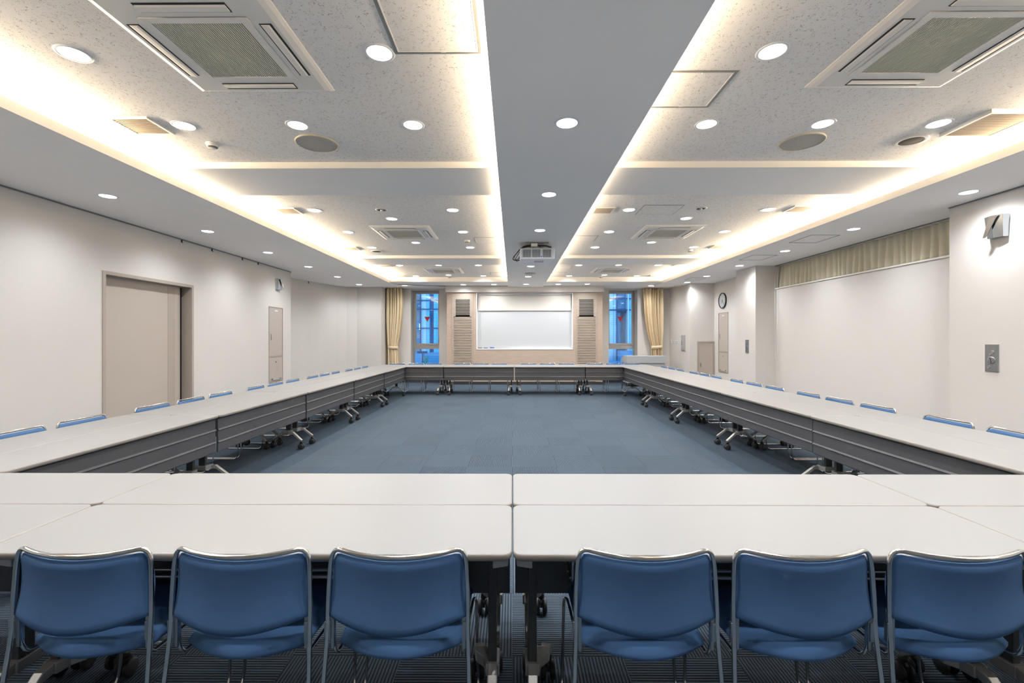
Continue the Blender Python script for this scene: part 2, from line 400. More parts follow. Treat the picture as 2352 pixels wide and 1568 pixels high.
# wood panel wall between the windows
PY = 14.1
PXL, PXR = -2.057, 2.816
BX0, BX1, BZ0, BZ1 = -1.131, 1.89, 1.092, 2.87
VC = ((-1.903, -1.222, -1.786, -1.335), (1.973, 2.66, 2.084, 2.544))
m_ = MB()
for a, b_ in ((PXL, VC[0][0]), (VC[0][1], BX0), (BX1, VC[1][0]), (VC[1][1], PXR)): m_.box(a, b_, PY, YW, 0, 2.9)
m_.box(BX0, BX1, PY, YW, 0, BZ0).box(BX0, BX1, PY, YW, BZ1, 2.9).box(BX0, BX1, PY+.12, YW, BZ0, BZ1)
for v in VC: m_.box(v[0], v[1], PY+.10, YW, 0, 2.9)
struct(m_.build('wall_panel_far', M['wood'], fix=False))
struct(MB().box(PXL-.03, PXR+.03, 14.03, YW, 2.885, ZB3).build('ceiling_bulkhead', M['bulk']))
for i, (a, b_, va, vb) in enumerate(VC):
    nm = 'sliding-door side' if i == 0 else 'lectern side'
    t = thing('louvre_panel', 'tall beige horizontal louvre panel beside the whiteboard, %s' % nm, 'louvre panel', (0,0,0), 0, 'louvre panels flanking the whiteboard')
    f_ = MB().box(a, a+.03, PY-.012, PY+.10, .0, 2.885).box(b_-.03, b_, PY-.012, PY+.10, 0, 2.885)
    f_.box(a+.03, va, PY+.002, PY+.03, 2.12, 2.885).box(vb, b_-.03, PY+.002, PY+.03, 2.12, 2.885).box(va, vb, PY+.002, PY+.03, 2.678, 2.885)
    f_.box(a+.03, a+.06, PY+.0, PY+.06, 0, 2.12).box(b_-.06, b_-.03, PY, PY+.06, 0, 2.12)
    f_.build('panel_frame', M['louv'], t, bevel=.002)
    z = .10; lv = MB()
    while z < 2.10:
        lv.prism([(PY+.002, z), (PY+.002, z+.030), (PY+.040, z+.046), (PY+.040, z+.036)], a+.055, b_-.055, 'x'); z += .0515
    lv.build('louvre_slats', M['louv'], t, fix=False)
    MB().box(a+.03, b_-.03, PY+.05, PY+.06, 0, 2.12).build('louvre_shade_backing', mat('louvre shade backing', (.13, .10, .08), .7), t)  # backing coloured dark brown to deepen the shadows between the slats
    MB().box(va, vb, PY+.06, PY+.065, 2.12, 2.678).build('vent_void', M['black'], t)
    z = 2.19; lv = MB()
    for k in range(11):
        lv.prism([(PY+.004, z), (PY+.004, z+.015), (PY+.020, z+.016), (PY+.020, z+.002)], va, vb, 'x'); z += .0465
    lv.build('vent_slats', M['beige'], t, fix=False)

# whiteboard and roller screen
t = thing('whiteboard', 'wide whiteboard set in the pale wood wall, blue eraser on its tray', 'whiteboard', (0,0,0))
MB().box(BX0+.03, BX1-.03, PY+.09, PY+.11, BZ0+.03, 2.36).build('board_surface', M['board'], t)
MB().box(BX0, BX0+.03, PY-.01, PY+.11, BZ0, BZ1).box(BX1-.03, BX1, PY-.01, PY+.11, BZ0, BZ1).box(BX0+.03, BX1-.03, PY-.01, PY+.11, BZ0, BZ0+.03).box(BX0+.03, BX1-.03, PY-.01, PY+.11, BZ1-.02, BZ1).build('board_frame', M['white'], t, bevel=.002)
MB().box(BX0+.03, -.10, PY+.01, PY+.085, BZ0+.03, BZ0+.042).build('pen_tray', M['alu'], t)
t = thing('projection_screen', 'cream roller projection screen, partly lowered over the whiteboard', 'screen', (0,0,0))
MB().box(BX0+.05, BX1-.05, PY+.07, PY+.072, 2.32, 2.85).build('screen_cloth', M['screen'], t)
MB().tube([(BX0+.04, PY+.06, 2.82), (BX1-.04, PY+.06, 2.82)], .028, 14).build('roller_tube', M['screen'], t)
MB().box(BX0+.045, BX1-.045, PY+.062, PY+.08, 2.305, 2.325).build('bottom_bar', M['beige2'], t, bevel=.003)
t = thing('whiteboard_eraser', 'blue whiteboard eraser lying on the whiteboard tray', 'eraser', (-.64, PY+.045, BZ0+.042))
MB().box(-.068, .068, -.025, .025, .012, .034).build('eraser_body', M['blue'], t, bevel=.003)
MB().box(-.066, .066, -.024, .024, 0, .012).build('felt_pad', M['dark'], t)
for i, (x, c_) in enumerate(((-1.02, 'black'), (-.84, 'dark blue'))):
    t = thing('marker_pen', '%s marker pen lying on the whiteboard tray' % c_, 'pen', (x, PY+.045, BZ0+.051))
    mm = mat('marker '+c_, (.02,.02,.02) if i == 0 else (.02,.03,.12), .4)
    MB().tube([(-.065,0,0),(.03,0,0)], .009, 12).build('pen_barrel', mm, t)
    MB().tube([(.031,0,0),(.068,0,0)], .0085, 12).build('pen_cap', mm, t)

# ------------------------------------------------------------------ curtains
def tied_curtain(label, xw, xin_top, xin_tie, xin_bot, s):
    """xw: wall-side edge; xin: inner edge at top, tie and bottom. s=+1 when the wall is on the low-x side"""
    t = thing('gold_curtain', label, 'curtain', (0,0,0), 0, 'gold tied-back curtains')
    NU, NV = 90, 40; ztop, zt, zb = 3.065, 1.17, .03
    vs = []
    for j in range(NV+1):
        z = ztop + (zb-ztop)*j/NV
        if z > zt:
            k = (ztop-z)/(ztop-zt); e = xin_top + (xin_tie-xin_top)*(k**2.4); w0 = xw + s*.05*(k**3)
            sq = 1-.35*k**2
        else:
            k = (zt-z)/(zt-zb); e = xin_tie + (xin_bot-xin_tie)*min(1, k*1.6)**.6; w0 = xw+s*.05; sq = .65+.2*k
        for i in range(NU+1):
            u = i/NU; uu = u + .035*math.sin(u*11+1.3)+.012*math.sin(u*31)
            ph = uu*6.8*2*math.pi
            x = w0 + (e-w0)*u
            yy = 14.62 + (.068*math.sin(ph) + .02*math.sin(ph*.47+1+j*.05))*sq + .02*math.sin(z*2.3+u*5)
            vs.append((x + .010*math.cos(ph), yy, z))
    fs = []
    for j in range(NV):
        for i in range(NU):
            a = j*(NU+1)+i; fs.append((a, a+1, a+NU+2, a+NU+1))
    m_ = MB().add(vs, fs, 0, True)
    o = m_.build('curtain_cloth', M['gold'], t, fix=False)
    so = o.modifiers.new('s', 'SOLIDIFY'); so.thickness = .004
    x0, x1 = sorted((xw+s*.045, xin_tie+s*.008)); tb = MB()
    loop = []
    for k in range(25):
        a = 2*math.pi*k/24; loop.append(((x0+x1)/2 + (x1-x0)/2*math.cos(a), 14.62+.085*math.sin(a)))
    vs = [(x, y, z+ .02*(x-x0)/(x1-x0)*-s) for z in (1.10, 1.20) for x, y in loop]; n = len(loop)
    tb.add(vs, [(i, i+1, i+1+n, i+n) for i in range(n-1)], 0, True)
    o = tb.build('tie_band', M['gold'], t, fix=False); so = o.modifiers.new('s', 'SOLIDIFY'); so.thickness = .006
tied_curtain('gold curtain tied back beside the window at the sliding-door side', -4.10, -3.53, -3.72, -3.66, 1)
tied_curtain('gold curtain tied back behind the grey lectern', 4.91, 4.24, 4.50, 4.52, -1)
# khaki curtain over the recess ledge
t = thing('high_curtain', 'khaki pleated curtain strip above the ledge, beside the chrome wall lamp', 'curtain', (0,0,0))
NU, NV = 420, 10; vs = []
for j in range(NV+1):
    z = 3.05 - .50*j/NV
    for i in range(NU+1):
        u = i/NU; ph = (u + .006*math.sin(u*23) + .003*math.sin(u*61+2))*33*2*math.pi
        w = math.sin(ph); w = math.copysign(abs(w)**.7, w)
        vs.append((5.895 + .035*w*(.55+.45*j/NV) + .012*math.sin(u*40+j*.2), 5.58 + 4.34*u + .012*math.cos(ph)*(j/NV), z))
fs = [(j*(NU+1)+i, j*(NU+1)+i+1, (j+1)*(NU+1)+i+1, (j+1)*(NU+1)+i) for j in range(NV) for i in range(NU)]
o = MB().add(vs, fs, 0, True).build('curtain_cloth', M['green'], t, fix=False); so = o.modifiers.new('s', 'SOLIDIFY'); so.thickness = .003
MB().box(5.87, 5.92, 5.56, 9.94, 3.045, 3.07).build('curtain_track', M['grey'], t)
# its pull cord
t = MB().tube(fillet([(5.765, 9.93, 2.9), (5.76, 9.925, 1.6), (5.76, 9.90, 1.02), (5.76, 9.87, .98), (5.76, 9.84, 1.02), (5.765, 9.84, 1.7), (5.80, 9.90, 2.9)], .05), .0045, 6).build('curtain_pull_cord', M['cream'])
tag(t, 'thin cream curtain pull cord looping down beside the white recess wall', 'cord')

# ------------------------------------------------------------------ folding tables
def rrect(hx, hy, r, n=6):
    out = []
    for cx, cy, a0 in ((hx-r, hy-r, 0), (-hx+r, hy-r, 90), (-hx+r, -hy+r, 180), (hx-r, -hy+r, 270)):
        for k in range(n+1):
            a = R(a0+90*k/n); out.append((cx+r*math.cos(a), cy+r*math.sin(a)))
    return out
TZ = .725
def make_table():
    t = thing('folding_table', '', 'table')
    hx, hy, r = .8978, .2228, .034
    m_ = MB(); loops = []
    prof = [(-.007, TZ, 0), (-.0025, TZ-.0012, 0), (0, TZ-.006, 1), (0, TZ-.018, 1), (-.005, TZ-.0255, 1), (-.012, TZ-.028, 1)]
    for off, z, mi in prof: loops.append([(x, y, z) for x, y in rrect(hx+off, hy+off, r+off)])
    n = len(loops[0]); vs = [v for l in loops for v in l]
    m_.add([v for v in loops[0]], [list(range(n))], 0)
    for i in range(len(prof)-1):
        m_.add(loops[i]+loops[i+1], [(k, (k+1)%n, (k+1)%n+n, k+n) for k in range(n)], prof[i+1][2], i > 0)
    m_.add(loops[-1], [list(range(n-1,-1,-1))], 1)
    m_.build('tabletop', [M['top'], M['edge']], t)
    # modesty panel with three stepped bands
    y = .182; p = [(y, .692), (y+.006, .685), (y+.006, .592), (y+.016, .580), (y+.006, .572), (y+.006, .478), (y+.016, .466), (y+.006, .458), (y+.006, .382), (y, .374), (y-.010, .374), (y-.010, .692)]
    m_ = MB().prism(p, -.889, .889, 'x'); m_.build('modesty_panel', M['skirt'], t)
    # under frame
    m_ = MB().box(-.80, .80, -.012, .030, .655, .690).box(-.86, -.80, -.16, .16, .672, .697).box(.80, .86, -.16, .16, .672, .697)
    m_.build('under_beam', M['post'], t, bevel=.003)
    m_ = MB()
    for yy, zz in ((-.13, .60), (-.06, .588), (.01, .588), (.08, .588), (.15, .60)): m_.tube([(-.70, yy, zz), (.70, yy, zz)], .006, 8)
    for xx in (-.69, 0, .69): m_.tube(fillet([(xx, -.15, .690), (xx, -.14, .588), (xx, .15, .588), (xx, .165, .690)], .02), .005, 8)
    m_.build('wire_shelf', M['steel'], t)
    for s in (-1, 1):
        MB().prism([(s*.832, .650), (s*.885, .658), (s*.889, .697), (s*.832, .697)], -.17, -.11, 'y').build('hinge_cover', M['lgrey'], t, bevel=.004)
        po = MB().box(s*.825-.016, s*.825+.016, -.030, .030, .20, .680).build('post', M['post'], t, bevel=.004)
        # cast foot: socket, straight arm to the sitter, elbowed arm under the modesty panel
        f = MB()
        f.prism([(s*.800, -.045), (s*.852, -.045), (s*.852, .045), (s*.79, .060), (s*.762, .060), (s*.758, .030), (s*.790, .0)], .188, .232, 'z')
        f.prism([(-.040, .232), (-.085, .222), (-.205, .118), (-.205, .098), (-.085, .186), (-.04, .192)], s*.845, s*.808, 'x')
        a0, a1, a2 = Vector((s*.775, .03, .21)), Vector((s*.765, .09, .205)), Vector((s*.750, .205, .108))
        f.bar(a0, a1, .036, .034); f.bar(a1-(a2-a1)*.06, a2, .034, .026)
        fo = f.build('foot', M['silver'], t, bevel=.004)
        for cx, cy in ((s*.827, -.205), (s*.750, .200)):
            c = MB()
            for dx in (-.019, .019):
                c.lathe([(0,-.011),(.030,-.011),(.0365,-.006),(.0365,.006),(.030,.011),(0,.011)], 20, 0, (cx+dx, cy, .0365), 'x')
            c.prism([(cy-.022, .04), (cy-.026, .070), (cy-.012, .084), (cy+.014, .084), (cy+.030, .062), (cy+.022, .036)], cx-.006, cx+.006, 'x')
            c.lathe([(0,.082),(.017,.082),(.017,.104),(0,.104)], 14, 0, (cx, cy, 0))
            c.build('caster', M['rubber'], fo)
    return t
table = Proto(make_table)
def drift(y): return .005*(y-2)
TX = (-2.7, -.9, .9, 2.7)
side_of = {-1: 'sliding-door side', 1: 'clock side'}
posn = ('at the sliding-door end', 'second from the sliding-door side', 'second from the clock side', 'at the clock-side end')
for i, x in enumerate(TX):
    table((x, 1.715, 0), 0, 'white folding table in the near outer row behind the chairs, ' + posn[i], 'tables in the near double row')
    table((x, 2.165, 0), 0, 'white folding table in the near inner row facing the carpet, ' + posn[i], 'tables in the near double row')
    table((x+drift(11.6), 11.63, 0), R(180), 'white folding table in the whiteboard-end inner row, ' + posn[i], 'tables in the whiteboard-end double row')
    table((x+drift(12), 12.08, 0), R(180), 'white folding table in the whiteboard-end outer row, ' + posn[i], 'tables in the whiteboard-end double row')
for s in (-1, 1):
    for k in range(5):
        y = 3.3+1.8*k
        for rowx, rn in ((2.965, 'inner'), (3.415, 'outer')):
            table((s*rowx+drift(y), y, 0), R(90*s), 'white folding table in the %s row along the %s, %s from the camera end' % (rn, side_of[s], ORD[k]), 'tables along the ' + side_of[s])

# ------------------------------------------------------------------ chairs
def make_chair():
    t = thing('stacking_chair', '', 'chair')
    def ycurve(x): return .032 - .050*(1-(x/.215)**2)
    top = [(-.2+.4*k/10, ycurve(-.2+.4*k/10), .762-.010*(1-((-.2+.4*k/10)/.2)**2)) for k in range(11)]
    def side(s): return [(s*.219, .030, .735), (s*.223, .026, .66), (s*.226, .023, .58), (s*.225, .020, .50), (s*.232, .0, .34), (s*.241, -.045, .06)]
    path = list(reversed(side(-1))) + top + side(1)
    path = [Vector(p) for p in path]
    # smooth the loop
    for it in range(2):
        q = [path[0]]
        for a, b_ in zip(path, path[1:]): q += [a*.75+b_*.25, a*.25+b_*.75]
        q.append(path[-1]); path = q
    MB().tube(path, .0076, 12).build('back_frame', M['chrome'], t)
    for s in (-1, 1):
        pts = [(s*.241, -.045, .06), (s*.242, -.052, .0085), (s*.236, .16, .0085), (s*.232, .405, .0085), (s*.228, .425, .10), (s*.222, .418, .375), (s*.214, .375, .400), (s*.206, .12, .404), (s*.206, .045, .408), (s*.212, .030, .455), (s*.213, .030, .545)]
        MB().tube(fillet(pts, [.03, .1, .07, .08, .04, .05, .05, .045, .04], 6), .0062, 10).build('side_frame', M['chrome'], t)
        MB().box(s*.2125-.006, s*.2125+.006, .022, .040, .44, .556).box(s*.222-.014, s*.222+.006, .016, .030, .47, .53).build('frame_clamp', M['steel'], t, bevel=.002)
        for yy in (.03, .34):
            MB().box(s*.238-.013, s*.238+.013, yy-.03, yy+.03, .0, .006).build('floor_glide', M['rubber'], t, bevel=.002)
    m_ = MB().tube([(-.20, .33, .392), (.20, .33, .392)], .009, 8).tube([(-.205, .12, .392), (.205, .12, .392)], .007, 8); m_.build('seat_crossbar', M['steel'], t)
    def bf(u, v):
        w = .214
        x = (2*u-1)*(w + .006*math.sin(min(1, v*1.15)*math.pi*.62))
        zb = .512 + .034*abs(2*u-1)**1.8; zt = .750 - .012*(1-(2*u-1)**2)
        # rounded upper corners
        e = abs(2*u-1); zt -= .030*max(0, (e-.86)/.14)**2.4
        z = zt + (zb-zt)*v
        y = ycurve(x)+.004 + .012*math.sin(v*math.pi) - .016*v
        n = Vector((-2*.05*x/.215**2*1.0, -1, 0)).normalized()
        return (x, y, z), -n
    def bt(u, v):
        e = min(1, min(u, 1-u)/.05); g = min(1, min(v, 1-v)/.10)
        return .0035 + .0105*math.sqrt(max(0, 1-(1-e)**2))*math.sqrt(max(0, 1-(1-g)**2))
    pad(bf, 28, 16, bt).build('backrest', M['seat'], t)
    def sf(u, v):
        e = 2*u-1; w = .205+.006*v
        x = e*w; yr = .074*abs(e)**1.9 - .004; yf = .445 - .035*abs(e)**2.5
        y = yr + (yf-yr)*v
        z = .425 + .010*math.cos(e*1.57)*-.6 + .022*max(0, (1-v*7))**2*-.55 - .03*max(0, (v-.82)/.18)**2 + .010
        z += .010*max(0, 1-v*4)
        return (x, y, z), (0, 0, 1)
    def st(u, v):
        e = min(1, min(u, 1-u)/.05); g = min(1, min(v, 1-v)/.06)
        return .005 + .016*math.sqrt(max(0, 1-(1-e)**2))*math.sqrt(max(0, 1-(1-g)**2))
    pad(sf, 28, 24, st).build('seat', M['seat'], t)
    return t
chair = Proto(make_chair)
near_x = (-1.393, -.878, -.369, .429, .934, 1.432)
near_l = ('third from the table seam towards the sliding-door side', 'second from the table seam towards the sliding-door side', 'just sliding-door side of the central table seam',
          'just clock side of the central table seam', 'second from the table seam towards the clock side', 'third from the table seam towards the clock side')
for x, l in zip(near_x, near_l):
    chair((x, 1.428, 0), R(random.uniform(-.6, .6)), 'blue chair seen from behind, ' + l, 'blue chairs in the near row')
for s in (-1, 1):
    n = 0
    for k in range(5):
        for j, dy in enumerate((-.53, 0, .525)):
            y = 3.3+1.8*k+dy
            if k == 0 and j == 0: continue
            chair((s*3.695+drift(y), y+random.uniform(-.012, .012), 0), R(90*s+random.uniform(-1, 1)),
                  'blue chair tucked in along the %s, %s from the camera end' % (side_of[s], ORD[n]), 'blue chairs along the ' + side_of[s])
            n += 1
for i, x in enumerate((-3.16, -2.64, -2.14, -1.366, -.86, -.36, .44, .954, 1.47, 2.25, 2.76, 3.26)):
    l = ('%s from the sliding-door side' % ORD[i]) if i < 6 else ('%s from the clock side' % ORD[11-i])
    chair((x, 12.365, 0), R(180+random.uniform(-.8, .8)), 'blue chair at the whiteboard-end tables, ' + l, 'blue chairs at the whiteboard end')

# ------------------------------------------------------------------ ceiling fixtures
def make_dl(warm):
    def f():
        t = thing('recessed_downlight', '', 'ceiling light')
        MB().lathe([(.076, -.0035), (.082, -.006), (.092, -.004), (.096, 0)], 32).build('trim_ring', M['white'], t)
        if warm: MB().lathe([(.076, -.0035), (.074, -.001), (0.0, -.001)], 32).build('diffuser', M['warm'], t)
        else: MB().lathe([(.0765, -.0035), (.04, -.0045), (0.0, -.005)], 32).build('diffuser', M['led'], t)
        return t
    return Proto(f)
DL, DW = make_dl(False), make_dl(True)
SPOTS = {}
def spot_data(key, energy, size, blend, col):
    if key not in SPOTS:
        l = bpy.data.lights.new('lamp_' + key, 'SPOT'); l.energy = energy; l.spot_size = R(size); l.spot_blend = blend; l.color = col; l.shadow_soft_size = .04
        SPOTS[key] = l
    return SPOTS[key]
E_SIDE, E_UP, E_MID, E_WARM = 44, 46, 46, 26
KU = 1.0143
def up(x, y, z):
    return (x*KU, y*KU, z) if z == ZU else (x, y, z)
def downlight(x, y, z, label, group, warm=False, key='up'):
    o = (DW if warm else DL)(up(x, y, z), 0, label, group)
    par_ = {'up': (E_UP, 160, 1), 'side': (E_SIDE, 146, 1), 'mid': (E_MID, 160, 1), 'warm': (E_WARM, 140, 1), 'far': (22, 150, 1)}['warm' if warm else key]
    ld = spot_data('warm' if warm else key, par_[0], par_[1], par_[2], (1, .86, .66) if warm else (.95, .975, 1.0))
    lo = bpy.data.objects.new('lamp', ld); C.objects.link(lo); lo.parent = o; lo.location = (0, 0, -.012)
    return o
ys = [.03+1.66*k for k in range(9)]
for k, y in enumerate(ys):
    downlight(.405, y, ZS, 'round downlight in the central ceiling band, %s from the camera end' % ORD[k], 'downlights in the central ceiling band', key='mid')
for s, x, off in ((-1, -4.55, .03), (1, 4.99, -.05)):
    for k in range(9):
        y = ys[k]+off
        if y > 13.2 and s > 0: y = 12.9
        downlight(x, y, ZS, 'round downlight in the ceiling border on the %s, %s from the camera end' % (side_of[s], ORD[k]), 'downlights in the border ceiling on the ' + side_of[s], key='side')
cols = [(-2.70, 'outer line, sliding-door half'), (-.815, 'inner line, sliding-door half'), (1.585, 'inner line, clock half'), (3.47, 'outer line, clock half')]
for x, cn in cols:
    for k, y in enumerate((1.0, 1.88, 2.757, 3.69)):
        downlight(x, y, ZU, 'cool round downlight in the near speckled ceiling bay, %s, %s along' % (cn, ORD[k]), 'cool downlights in the near ceiling bay')
    for k, y in enumerate((6.14, 7.40, 8.66)):
        downlight(x, y, ZU, 'cool round downlight in the middle speckled ceiling bay, %s, %s along' % (cn, ORD[k]), 'cool downlights in the middle ceiling bay')
    for k, y in enumerate((10.77, 12.60)):
        downlight(x, y, ZU, 'cool round downlight in the far speckled ceiling bay, %s, %s along' % (cn, ORD[k]), 'cool downlights in the far ceiling bay')
for x, cn in ((-1.765, 'sliding-door half'), (2.53, 'clock half')):
    for y, w in ((3.69, 'beyond the near air conditioner'), (6.58, 'before the middle air conditioner'), (8.22, 'beyond the middle air conditioner'), (10.76, 'before the far air conditioner'), (12.42, 'beyond the far air conditioner')):
        downlight(x, y, ZU, 'warm cream downlight just %s, %s' % (w, cn), 'warm downlights by the air conditioners', warm=True)
for x, y, l in ((-3.34, 14.05-.1, 'by the gold curtain, sliding-door side'), (-1.50, 13.72, 'second from the gold curtain, sliding-door side'), (-.56, 13.66, 'just sliding-door side of the central band'),
             (1.38, 13.62, 'just clock side of the central band'), (2.25, 13.56, 'second towards the lectern'), (4.30, 14.02, 'above the lectern and gold curtain')):
    downlight(x, y, ZB3, 'round downlight over the whiteboard wall, ' + l, 'downlights over the whiteboard wall', key='far')

# cassette air conditioners
def make_ac():
    t = thing('ceiling_air_conditioner', '', 'air conditioner')
    def sq(h, z): return [(-h,-h,z),(h,-h,z),(h,h,z),(-h,h,z)]
    prof = [(.475, 0), (.475, -.006), (.455, -.018), (.425, -.028), (.300, -.028), (.300, -.022)]
    m_ = MB(); loops = [sq(a, z) for a, z in prof]
    for a, b_ in zip(loops, loops[1:]): m_.add(a+b_, [(i, (i+1)%4, (i+1)%4+4, i+4) for i in range(4)])
    m_.build('panel', M['cream'], t)
    f = MB()
    for a, b_ in (((-.298, -.255), (-.298, .298)), ((.255, .298), (-.298, .298)), ((-.255, .255), (-.298, -.255)), ((-.255, .255), (.255, .298))):
        f.box(a[0], a[1], b_[0], b_[1], -.034, -.018)
    f.build('grille_frame', M['cream'], t, bevel=.003)
    g = MB().box(-.256, .256, -.256, .256, -.018, -.014)
    for k in range(40):
        x = -.249 + k*.0127; g.box(x, x+.0058, -.255, .255, -.031, -.018, 1)
    g.build('intake_grille', [mat('grille mesh', (.20, .18, .14), .7), M['khaki']], t, fix=False)
    for k in range(4):
        a = R(90*k); rot = Matrix.Rotation(a, 4, 'Z')
        s_ = MB().box(-.245, .245, .335, .405, -.0300, -.0285); s_.v = [tuple(rot @ Vector(v)) for v in s_.v]; s_.build('air_slot', M['black'], t)
        s_ = MB().prism([(.342, -.031), (.350, -.040), (.382, -.036), (.392, -.031)], -.24, .24, 'x'); s_.v = [tuple(rot @ Vector(v)) for v in s_.v]; s_.build('vane', M['cream'], t)
    return t
AC = Proto(make_ac)
for x, y, l in ((-1.72, 2.70, 'near ceiling bay, sliding-door half'), (2.50, 2.68, 'near ceiling bay, clock half'), (-1.765, 7.44, 'middle ceiling bay, sliding-door half'), (2.53, 7.42, 'middle ceiling bay, clock half'),
                (-1.765, 11.55, 'far ceiling bay, sliding-door half'), (2.53, 11.52, 'far ceiling bay, clock half')):
    AC(up(x, y, ZU), 0, 'square four-way ceiling air conditioner in the ' + l, 'ceiling air conditioners')

# vents, hatches, speakers, detectors
def make_vent(w, d_, proud, slat):
    def f():
        t = thing('ceiling_vent', '', 'vent')
        m_ = MB(); b_ = .022
        z = -proud
        m_.box(-w/2, -w/2+b_, -d_/2, d_/2, z, 0).box(w/2-b_, w/2, -d_/2, d_/2, z, 0).box(-w/2+b_, w/2-b_, -d_/2, -d_/2+b_, z, 0).box(-w/2+b_, w/2-b_, d_/2-b_, d_/2, z, 0)
        m_.build('vent_frame', M['cream'], t, bevel=.002)
        MB().box(-w/2+b_, w/2-b_, -d_/2+b_, d_/2-b_, -.003, -.001).build('duct_void', M['dark'], t)
        m_ = MB(); n = int((d_-2*b_)/slat)
        for k in range(n):
            y = -d_/2+b_+ (k+.15)*slat
            m_.prism([(y, z+.004), (y+slat*.48, z+.001), (y+slat*.58, z+.004), (y+slat*.12, z+.008)], -w/2+b_, w/2-b_, 'x')
        m_.build('vent_blades', M['vent'], t, fix=False)
        return t
    return Proto(f)
VA, VB = make_vent(.33, .31, .012, .024), make_vent(.28, .29, .014, .016)
VA((-3.09, 3.74, ZU), 0, 'beige slatted vent near the cove light, near bay, sliding-door half', 'beige ceiling vents')
VCp = make_vent(.43, .43, .03, .018)
VCp((3.92, 3.72, ZU), 0, 'large beige framed vent near the cove light, near bay, clock half', 'beige ceiling vents')
for x, y, l in ((-3.06, 6.15, 'middle bay by the cove light, sliding-door half, nearer one'), (-3.13, 8.73, 'middle bay by the cove light, sliding-door half, further one'), (-3.05, 10.8, 'far bay, sliding-door half, nearer one'), (-3.13, 12.6, 'far bay, sliding-door half, further one'),
                (1.24, 6.15, 'middle bay beside the central band, clock half'), (3.86, 6.1, 'middle bay by the cove light, clock half, nearer one'), (3.93, 8.62, 'middle bay by the cove light, clock half, further one'),
                (4.0, 10.78, 'far bay, clock half, nearer one'), (3.95, 12.6, 'far bay, clock half, further one')):
    VB(up(x, y, ZU), 0, 'small beige vent in the ' + l, 'beige ceiling vents')
def hatch(x0, x1, y0, y1, z, label, mm='alud', t_=.017, inner=True):
    (x0, y0, z), (x1, y1, z) = up(x0, y0, z), up(x1, y1, z)
    t = thing('ceiling_hatch', label, 'access hatch', ((x0+x1)/2, (y0+y1)/2, z), 0, 'ceiling access hatches')
    w, d_ = (x1-x0)/2, (y1-y0)/2
    def ring(a, b_, zt, th):
        return MB().box(-a, a, -b_, -b_+th, -zt, 0).box(-a, a, b_-th, b_, -zt, 0).box(-a, -a+th, -b_+th, b_-th, -zt, 0).box(a-th, a, -b_+th, b_-th, -zt, 0)
    ring(w, d_, .004, t_).build('outer_frame', M[mm], t)
    if inner:
        ring(w-t_-.003, d_-t_-.003, .005, .007).build('inner_frame', M['cream'], t)
        MB().box(-w+t_+.01, w-t_-.01, -d_+t_+.01, d_-t_-.01, -.0025, -.001).build('hatch_board', M['acoustic'], t)
        MB().box(.02, .05, -d_+t_+.003, -d_+t_+.013, -.008, -.004).build('latch', M['white'], t); MB().box(.02, .05, d_-t_-.013, d_-t_-.003, -.008, -.004).build('latch', M['white'], t)
hatch(-.72, -.19, 2.15, 2.765, ZU, 'framed access hatch in the near bay beside the central band, sliding-door half')
hatch(.98, 1.48, 2.95, 3.42, ZU, 'framed access hatch in the near bay beside the central band, clock half')
hatch(1.73, 2.26, 5.92, 6.38, ZU, 'faint access hatch before the middle air conditioner, clock half', 'alud', .007)
hatch(-.67, -.20, 7.80, 8.26, ZU, 'pale access hatch in the middle bay beside the central band, sliding-door half', 'alud', .007)
hatch(1.0, 1.46, 7.68, 8.12, ZU, 'pale access hatch in the middle bay beside the central band, clock half', 'alud', .007)
hatch(-.60, -.16, 11.9, 12.35, ZU, 'pale access hatch in the far bay beside the central band, sliding-door half', 'alud', .008)
hatch(1.08, 1.46, 10.85, 11.35, ZU, 'pale access hatch in the far bay beside the central band, clock half, nearer one', 'alud', .008)
hatch(1.05, 1.42, 11.9, 12.3, ZU, 'pale access hatch in the far bay beside the central band, clock half, further one', 'alud', .008)
for x0, x1, y0, y1, l in ((4.62, 5.07, 7.00, 7.56, 'nearest the khaki curtain'), (4.62, 5.08, 8.66, 9.22, 'beside the far end of the khaki curtain'), (4.72, 5.12, 11.9, 12.4, 'above the wall clock')):
    hatch(x0, x1, y0, y1, ZS, 'thin-edged access hatch in the border ceiling, ' + l, 'grey', .006, False)
def speaker(x, y, z, r, label, dark=False):
    x, y, z = up(x, y, z)
    t = thing('ceiling_speaker', label, 'speaker', (x, y, z), 0, 'round ceiling speakers')
    MB().lathe([(r, 0), (r, -.010), (r-.010, -.014), (r-(.035 if dark else .012), -.010)], 40).build('speaker_rim', M['cream'] if dark else mat('speaker rim', (.62, .56, .42), .5), t)
    MB().lathe([(r-(.035 if dark else .012), -.009), (r*.5, -.012), (0, -.013)], 40).build('speaker_grille', M['meshd'] if dark else M['mesh'], t)
speaker(-1.75, 4.03, ZU, .185, 'large round grey ceiling speaker near the cross beam, sliding-door half')
speaker(2.57, 4.02, ZU, .185, 'large round grey ceiling speaker near the cross beam, clock half')
speaker(3.52, 4.00, ZU, .125, 'small dark round ceiling speaker with cream rim, clock half', True)
speaker(-2.72, 9.02, ZU, .12, 'small dark round ceiling speaker in the middle bay, sliding-door half', True)
speaker(.435, 11.05, ZS, .14, 'round grey ceiling speaker in the central band beyond the projector')
